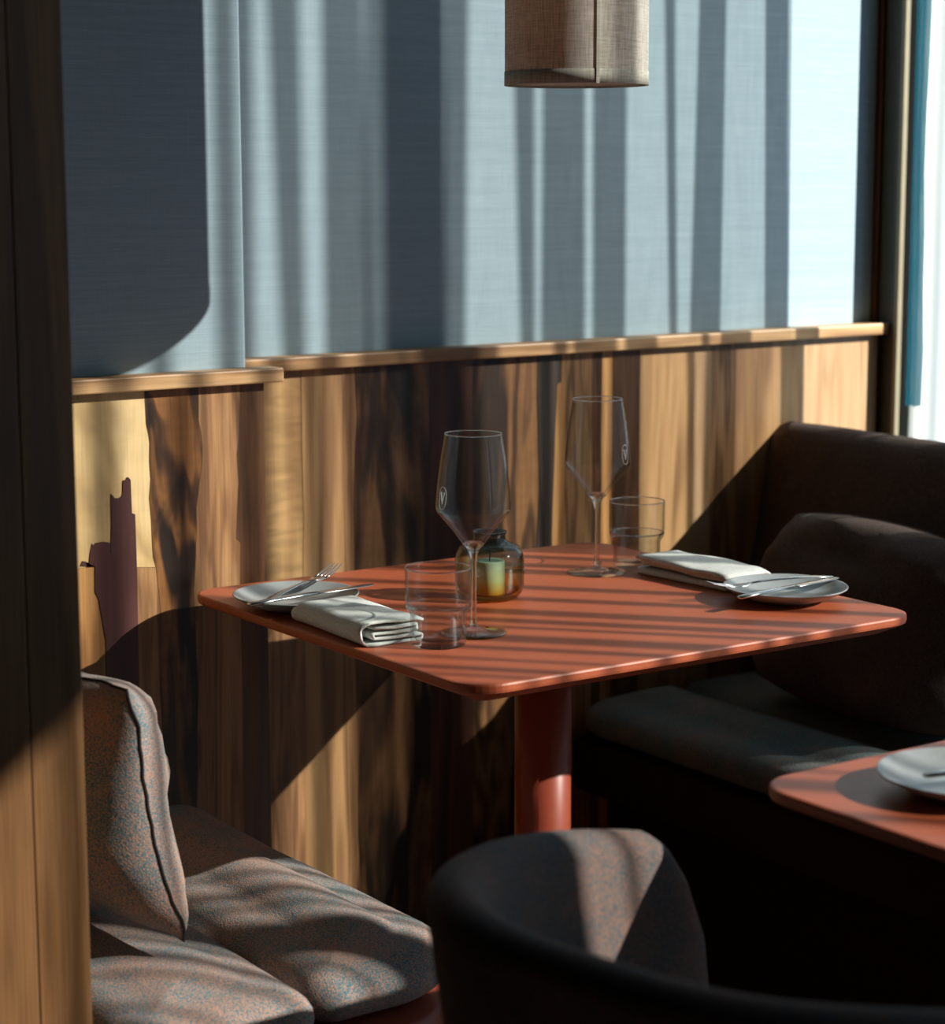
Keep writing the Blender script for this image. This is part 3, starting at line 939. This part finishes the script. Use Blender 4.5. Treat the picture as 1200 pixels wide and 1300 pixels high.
# ------------------------------------------------------------------ napkins
def make_napkin(label, loc, rotz, L=0.17, wdt=0.078, seed=0, hgt=0.030):
    """linen folded into a thick strip: one smooth wrapped side, loose layers on the other"""
    T = 0.0030
    hx = wdt / 2
    g = (hgt - 2 * T) / 4
    # centre line of the folded sheet in (x, z), from inner tail to outer tail
    cl = []
    zs = [T * 0.5 + g * k for k in range(5)]
    def arc(cx, cz, r, a0, a1, n=6):
        return [(cx + r * math.cos(math.radians(a0 + (a1 - a0) * k / n)), cz + r * math.sin(math.radians(a0 + (a1 - a0) * k / n))) for k in range(n + 1)]
    # zigzag inside
    xr, xl = hx - 0.006, -hx + 0.011
    cl += [(xl + 0.004, zs[3]), (0, zs[3])] + arc(xr - 0.006, (zs[3] + zs[2]) / 2, g / 2, 90, -90)
    cl += [(0, zs[2])] + arc(xl + 0.004, (zs[2] + zs[1]) / 2, g / 2, 90, 270)
    cl += [(0, zs[1])] + arc(xr, (zs[1] + zs[0]) / 2, g / 2, 90, -90)
    cl += [(0.01, zs[0]), (-0.01, zs[0])]
    rw = (zs[4] - zs[0]) / 2 + 0.0005
    cl += arc(-hx + rw * 0.75, (zs[4] + zs[0]) / 2, rw, 270, 90, 10)
    cl += [(-0.01, zs[4] + 0.001), (0.012, zs[4] + 0.0005), (hx - 0.010, zs[4]), (hx - 0.001, zs[4] - 0.003)]
    ny = 26
    rings = []
    for j in range(ny + 1):
        v = j / ny
        y = -L / 2 + L * v
        ring_out, ring_in = [], []
        m = len(cl)
        for i, (x, z) in enumerate(cl):
            a = cl[max(0, i - 1)]
            b = cl[min(m - 1, i + 1)]
            tx, tz = b[0] - a[0], b[1] - a[1]
            l = math.hypot(tx, tz) or 1
            nx, nz = -tz / l, tx / l
            nn = mnoise.noise(Vector((x * 28 + seed, y * 22, z * 30)))
            n2 = mnoise.noise(Vector((seed + i * 0.22, y * 9, 3)))
            top = (z / hgt)
            dz = top * (0.0032 * nn + 0.0045 * mnoise.noise(Vector((x * 14 + y * 10, y * 6 + seed, 1.0)))) - top * 0.006 * max(0, (v - 0.86) / 0.14) ** 2
            dx = 0.0022 * n2
            yy = y + (0.004 * mnoise.noise(Vector((seed + i * 0.35, 7, 0))) if j in (0, ny) else 0)
            px, pz = x + dx, max(T * 0.5, z + dz)
            ring_out.append((px + nx * T / 2, yy, max(0.0002, pz + nz * T / 2)))
            ring_in.append((px - nx * T / 2, yy, max(0.0002, pz - nz * T / 2)))
        rings.append(ring_out + ring_in[::-1])
    # triangulated end caps strip by strip
    n = len(rings[0])
    vs = [p for r in rings for p in r]
    fs = []
    for j in range(ny):
        for k in range(n):
            a, b = j * n + k, j * n + (k + 1) % n
            fs.append((a, b, b + n, a + n))
    h = n // 2
    for base in (0, ny * n):
        for k in range(h - 1):
            fs.append((base + k, base + k + 1, base + n - 2 - k, base + n - 1 - k))
    o = link('napkin', mesh(vs, fs), M['napkin'], None, True, loc, (0, 0, rotz))
    tag(o, label, 'napkin', 'folded linen napkins')
    return o
make_napkin('folded grey-white linen napkin in front of the left plate', (-0.012, -0.258, 0.7401), math.radians(-3), 0.170, 0.080, 3)
make_napkin('folded grey linen napkin behind the right-hand plate', (0.527, -0.247, 0.7401), math.radians(183), 0.170, 0.080, 9, 0.028)

# ------------------------------------------------------------------ pendant lamp
t = thing('pendant_lamp', 'linen drum pendant lamp hanging above the laid table', 'pendant lamp', (0.2820, -0.2890, 1.3726))
PR = 0.0856
sh = link('shade', lathe_me([(PR, 0.012), (PR, 0.30), (PR, 0.56)], 96), M['shade'], t, True)
hm = link('hem', lathe_me([(PR - 0.0010, 0.0005), (PR + 0.0006, 0.0005), (PR + 0.0006, 0.0165), (PR + 0.0002, 0.0168)], 96), M['hem'], t, True)
va = math.atan2(CAM.y + 0.2890, CAM.x - 0.2820) + math.asin(24 / 91)
sv = Vector((math.cos(va), math.sin(va), 0))
tv = Vector((-math.sin(va), math.cos(va), 0))
q = []
for r_ in (PR + 0.0007, PR + 0.0016):
    for k in range(5):
        a = va + k * 0.011
        q.append((r_ * math.cos(a), r_ * math.sin(a)))
vs = []
for z in (0.0, 0.56):
    vs += [(x, y, z) for x, y in q]
fs = []
for k in range(4):
    fs += [(k, k + 1, 10 + k + 1, 10 + k), (5 + k + 1, 5 + k, 15 + k, 15 + k + 1), (k + 1, k, 5 + k, 5 + k + 1), (10 + k, 10 + k + 1, 15 + k + 1, 15 + k)]
fs += [(0, 10, 15, 5), (4, 9, 19, 14)]
link('seam', mesh(vs, fs), M['hem'], t)
link('diffuser', lathe_me([(0, 0.0035), (PR - 0.0028, 0.0035), (PR - 0.0028, 0.0055), (0, 0.0055)], 64), M['shade'], t)
link('socket', lathe_me([(0, 0.43), (0.018, 0.43), (0.020, 0.44), (0.020, 0.50), (0.008, 0.515), (0, 0.515)], 24), M['cable'], t)
link('spider', tube_me([(-PR + 0.0015, 0, 0.556), (0, 0, 0.52), (PR - 0.0015, 0, 0.556)], 0.0018, 8), M['cable'], t)
link('cord', tube_me([(0, 0, 0.51), (0, 0, 2.006)], 0.003, 10), M['cable'], t)
link('canopy', lathe_me([(0, 2.0270), (0.05, 2.0270), (0.05, 2.010), (0.045, 2.003), (0, 2.003)], 32), M['cable'], t)

# ------------------------------------------------------------------ benches
def bench(label, mirror, front, yend, ywall, depth, mats, seat_z, group, back_end, base_mat, lean=1.0, thick=0.070):
    """built for a bench whose sitter faces +x, mirrored for the other side"""
    s = -1 if mirror else 1
    t = thing('bench', label, 'bench', (0, 0, 0), 0, group)
    def X(v):
        return front + s * v      # v <= 0 goes back from the front edge
    def outl(v0, v1, y0, y1, r):
        xa, xb = sorted((X(v0), X(v1)))
        if s < 0:                 # keep the aisle-side front corner radius on the front
            r = (r[3], r[2], r[1], r[0])
        return rrect(xa, xb, y0, y1, r, 10)
    def rect(v0, v1, y0, y1):
        xa, xb = sorted((X(v0), X(v1)))
        return (xa, xb, y0, y1)
    def rad4(r):
        return (r[3], r[2], r[1], r[0]) if s < 0 else r
    mid = -0.215
    link('seat_pad', puffy_pad(rect(mid + 0.001, 0.0, yend, ywall), rad4((0.13, 0.06, 0.03, 0.04)), seat_z - 0.072, seat_z - 0.008, 0.058, 0.016, 0.004, 1), mats, t, True)
    link('seat_pad', puffy_pad(rect(-depth, mid - 0.001, yend - 0.03, ywall), rad4((0.04, 0.03, 0.03, 0.05)), seat_z - 0.072, seat_z - 0.008, 0.050, 0.010, 0.004, 5), mats, t, True)
    link('seat_base', plan_loft(outl(-depth, 0.002, yend - 0.022, ywall, (0.14, 0.02, 0.02, 0.04)), [(0.012, seat_z - 0.158), (0.004, seat_z - 0.154), (0.0, seat_z - 0.146), (0.0, seat_z - 0.082), (0.003, seat_z - 0.077), (0.010, seat_z - 0.0735)]), base_mat, t, True)
    link('plinth', plan_loft(outl(-depth, -0.075, yend + 0.07, ywall, (0.08, 0.01, 0.01, 0.02)), [(0, 0.0), (0, seat_z - 0.1585)]), M['core'], t)
    # upholstered back: sloped front, rounded top
    d0 = -depth
    prof = [(d0 + 0.075 * lean, seat_z + 0.012), (d0 + 0.066 * lean, seat_z + 0.08), (d0 + 0.045 * lean, seat_z + 0.20), (d0 + 0.018 * lean, 0.815), (d0 + 0.009 * lean, 0.843), (d0 - 0.010, 0.858),
            (d0 - 0.43 * thick, 0.862), (d0 - 0.78 * thick, 0.855), (d0 - 0.97 * thick, 0.835), (d0 - thick, 0.50), (d0 - thick, 0.0), (d0 - 0.001, 0.0), (d0 - 0.001, seat_z + 0.002)]
    rings = []
    ys = [back_end, back_end + 0.006, back_end + 0.02, back_end + 0.045]
    while ys[-1] < ywall - 0.08:
        ys.append(ys[-1] + 0.06)
    ys.append(ywall)
    cv, cz = -depth - 0.02, 0.55
    for i, y in enumerate(ys):
        f = {0: 0.86, 1: 0.94, 2: 0.985}.get(i, 1.0)
        rings.append([(X(cv + (v - cv) * f), y, (cz + (z - cz) * f if z > 0.5 else z) + 0.003 * mnoise.noise(Vector((y * 6, v * 9, z * 5)))) for v, z in prof])
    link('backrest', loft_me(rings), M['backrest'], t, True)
    return t

bl = bench('upholstered bench on the left with striped sunlight on its seat', False, -0.040, -0.560, 0.1165, 0.435, M['boucle'], 0.468, 'upholstered booth benches', -0.36, M['terracotta_metal'], 0.0, 0.040)
br = bench('upholstered bench on the right by the window, coloured dark as if shaded', True, 0.688, -0.640, 0.2505, 0.430, M['boucle_shaded_bench'], 0.468, 'upholstered booth benches', -0.42, M['core'])  # pads and seat base take darkened colours in place of shade

# ------------------------------------------------------------------ scatter cushions
def make_pillow(label, loc, rot, W_, H_, T_, mat, seed, cat_group, rnd):
    t = thing('cushion', label, 'cushion', loc, 0, cat_group)
    t.rotation_euler = rot
    n = 26
    def pt(u, v, side):
        # u, v in -1..1 ; pinched corners, full middle
        pu = u * (1 - 0.05 * (1 - v * v) * (rnd == 0)) * math.sqrt(1 - rnd * v * v)
        pv = v * (1 - 0.05 * (1 - u * u) * (rnd == 0)) * math.sqrt(1 - rnd * u * u)
        prof = max(0.0, (1 - u ** 4) * (1 - v ** 4)) ** 0.62
        wr = mnoise.noise(Vector((u * 2.6 + seed, v * 2.6, side * 3.0)))
        wr2 = mnoise.noise(Vector((u * 6 + seed, v * 6, side * 5.0 + 2)))
        th = 0.5 * T_ * prof * (1 + 0.16 * wr + 0.06 * wr2)
        sw = 0.016 * mnoise.noise(Vector((u * 1.7 + seed, v * 1.9, 8.0))) + 0.005 * mnoise.noise(Vector((u * 5 + seed, v * 5, 4.0)))
        return Vector((side * th + sw, pu * W_ / 2, H_ / 2 + pv * H_ / 2))
    vs, fs = [], []
    for side in (1, -1):
        base = len(vs)
        for i in range(n + 1):
            for j in range(n + 1):
                u = math.sin((-1 + 2 * i / n) * math.pi / 2)
                v = math.sin((-1 + 2 * j / n) * math.pi / 2)
                vs.append(pt(u, v, side))
        for i in range(n):
            for j in range(n):
                a = base + i * (n + 1) + j
                fs.append((a, a + 1, a + n + 2, a + n + 1))
    link('cover', mesh(vs, fs, 0.0003), mat, t, True)
    per = []
    for k in range(n + 1):
        per.append(pt(-1, -1 + 2 * k / n, 1))
    for k in range(1, n + 1):
        per.append(pt(-1 + 2 * k / n, 1, 1))
    for k in range(1, n + 1):
        per.append(pt(1, 1 - 2 * k / n, 1))
    for k in range(1, n):
        per.append(pt(1 - 2 * k / n, -1, 1))
    link('piping', tube_me(per, 0.0017, 8, True), M['seam'], t, True)
    return t
make_pillow('teal and terracotta melange cushion leaning at the left behind the partition', (-0.362, -0.252, 0.488), (0, math.radians(-11.5), math.radians(3)), 0.40, 0.280, 0.125, M['boucle'], 4, 'scatter cushions', 0.0)
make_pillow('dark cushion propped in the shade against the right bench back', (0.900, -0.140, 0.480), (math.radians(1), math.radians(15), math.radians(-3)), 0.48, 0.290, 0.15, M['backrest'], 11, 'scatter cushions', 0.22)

# ------------------------------------------------------------------ tub chair
t = thing('tub_chair', 'blurred upholstered tub chair in the foreground with wraparound back', 'chair', (-0.238, -1.262, 0), math.radians(12))
nu = 61
hw, xb, xf = 0.290, -0.256, 0.240
cols = []
for i in range(nu):
    th = -math.pi / 2 + math.pi * i / (nu - 1)
    s_, c_ = math.sin(th), math.cos(th)
    py = hw * math.copysign(abs(s_) ** 0.72, s_)
    px = xf + (xb - xf) * (abs(c_) ** 0.80)
    cols.append((px, py))
# arc length resample
L = [0]
for a, b in zip(cols[:-1], cols[1:]):
    L.append(L[-1] + math.dist(a, b))
pth = []
j = 0
for k in range(nu):
    d = L[-1] * k / (nu - 1)
    while j < nu - 2 and L[j + 1] < d:
        j += 1
    f = (d - L[j]) / (L[j + 1] - L[j])
    pth.append((cols[j][0] + (cols[j + 1][0] - cols[j][0]) * f, cols[j][1] + (cols[j + 1][1] - cols[j][1]) * f))
rings = []
Tk = 0.044
for k in range(nu):
    q_ = abs(2 * k / (nu - 1) - 1)            # 0 at the back, 1 at the arm ends
    a, b = pth[max(0, k - 1)], pth[min(nu - 1, k + 1)]
    tx, ty = b[0] - a[0], b[1] - a[1]
    l = math.hypot(tx, ty)
    nx, ny_ = -ty / l, tx / l                  # points outward at the back
    if nx * (pth[k][0] - 0.0) + ny_ * pth[k][1] < 0:
        nx, ny_ = -nx, -ny_
    top = 0.769 - 0.020 * q_ ** 2 - 0.075 * max(0, (q_ - 0.25) / 0.75) ** 1.6
    drop = max(0.0, (q_ - 0.86) / 0.14)
    top = top - (1 - math.sqrt(max(0, 1 - drop ** 2))) * 0.20
    bot = 0.365
    sec = []
    for m in range(9):                         # outer face from the bottom up
        z = bot + (top - 0.022 - bot) * m / 8
        tap = 0.075 * ((top - z) / (0.772 - bot)) ** 1.3
        sec.append((Tk / 2 - tap, z))
    for m in range(1, 8):
        a_ = math.pi * m / 8
        sec.append((Tk / 2 * math.cos(a_), top - 0.022 + 0.022 * math.sin(a_)))
    for m in range(8, -1, -1):
        z = bot + (top - 0.022 - bot) * m / 8
        tap = 0.075 * ((top - z) / (0.772 - bot)) ** 1.3
        sec.append((-Tk / 2 - tap, z))
    rings.append([(pth[k][0] + nx * o_, pth[k][1] + ny_ * o_, z) for o_, z in sec])
link('back_shell', loft_me(rings), M['boucle_shaded_chair'], t, True)
link('seat', puffy_pad((-0.165, 0.17, -0.215, 0.215), (0.08, 0.08, 0.12, 0.12), 0.370, 0.455, 0.04, 0.014, 0.002, 2), M['boucle_shaded_chair'], t, True)
link('seat_frame', plan_loft(rrect(-0.14, 0.15, -0.19, 0.19, 0.06, 8), [(0, 0.335), (0, 0.3695)]), M['post_wood'], t)
for (a, b) in ((-0.12, -0.16), (-0.12, 0.16), (0.12, -0.16), (0.12, 0.16)):
    link('leg', tube_me([(a * 1.22, b * 1.18, 0.0), (a, b, 0.34)], [0.011, 0.018], 12), M['post_wood'], t, True)

bpy.context.view_layer.update()
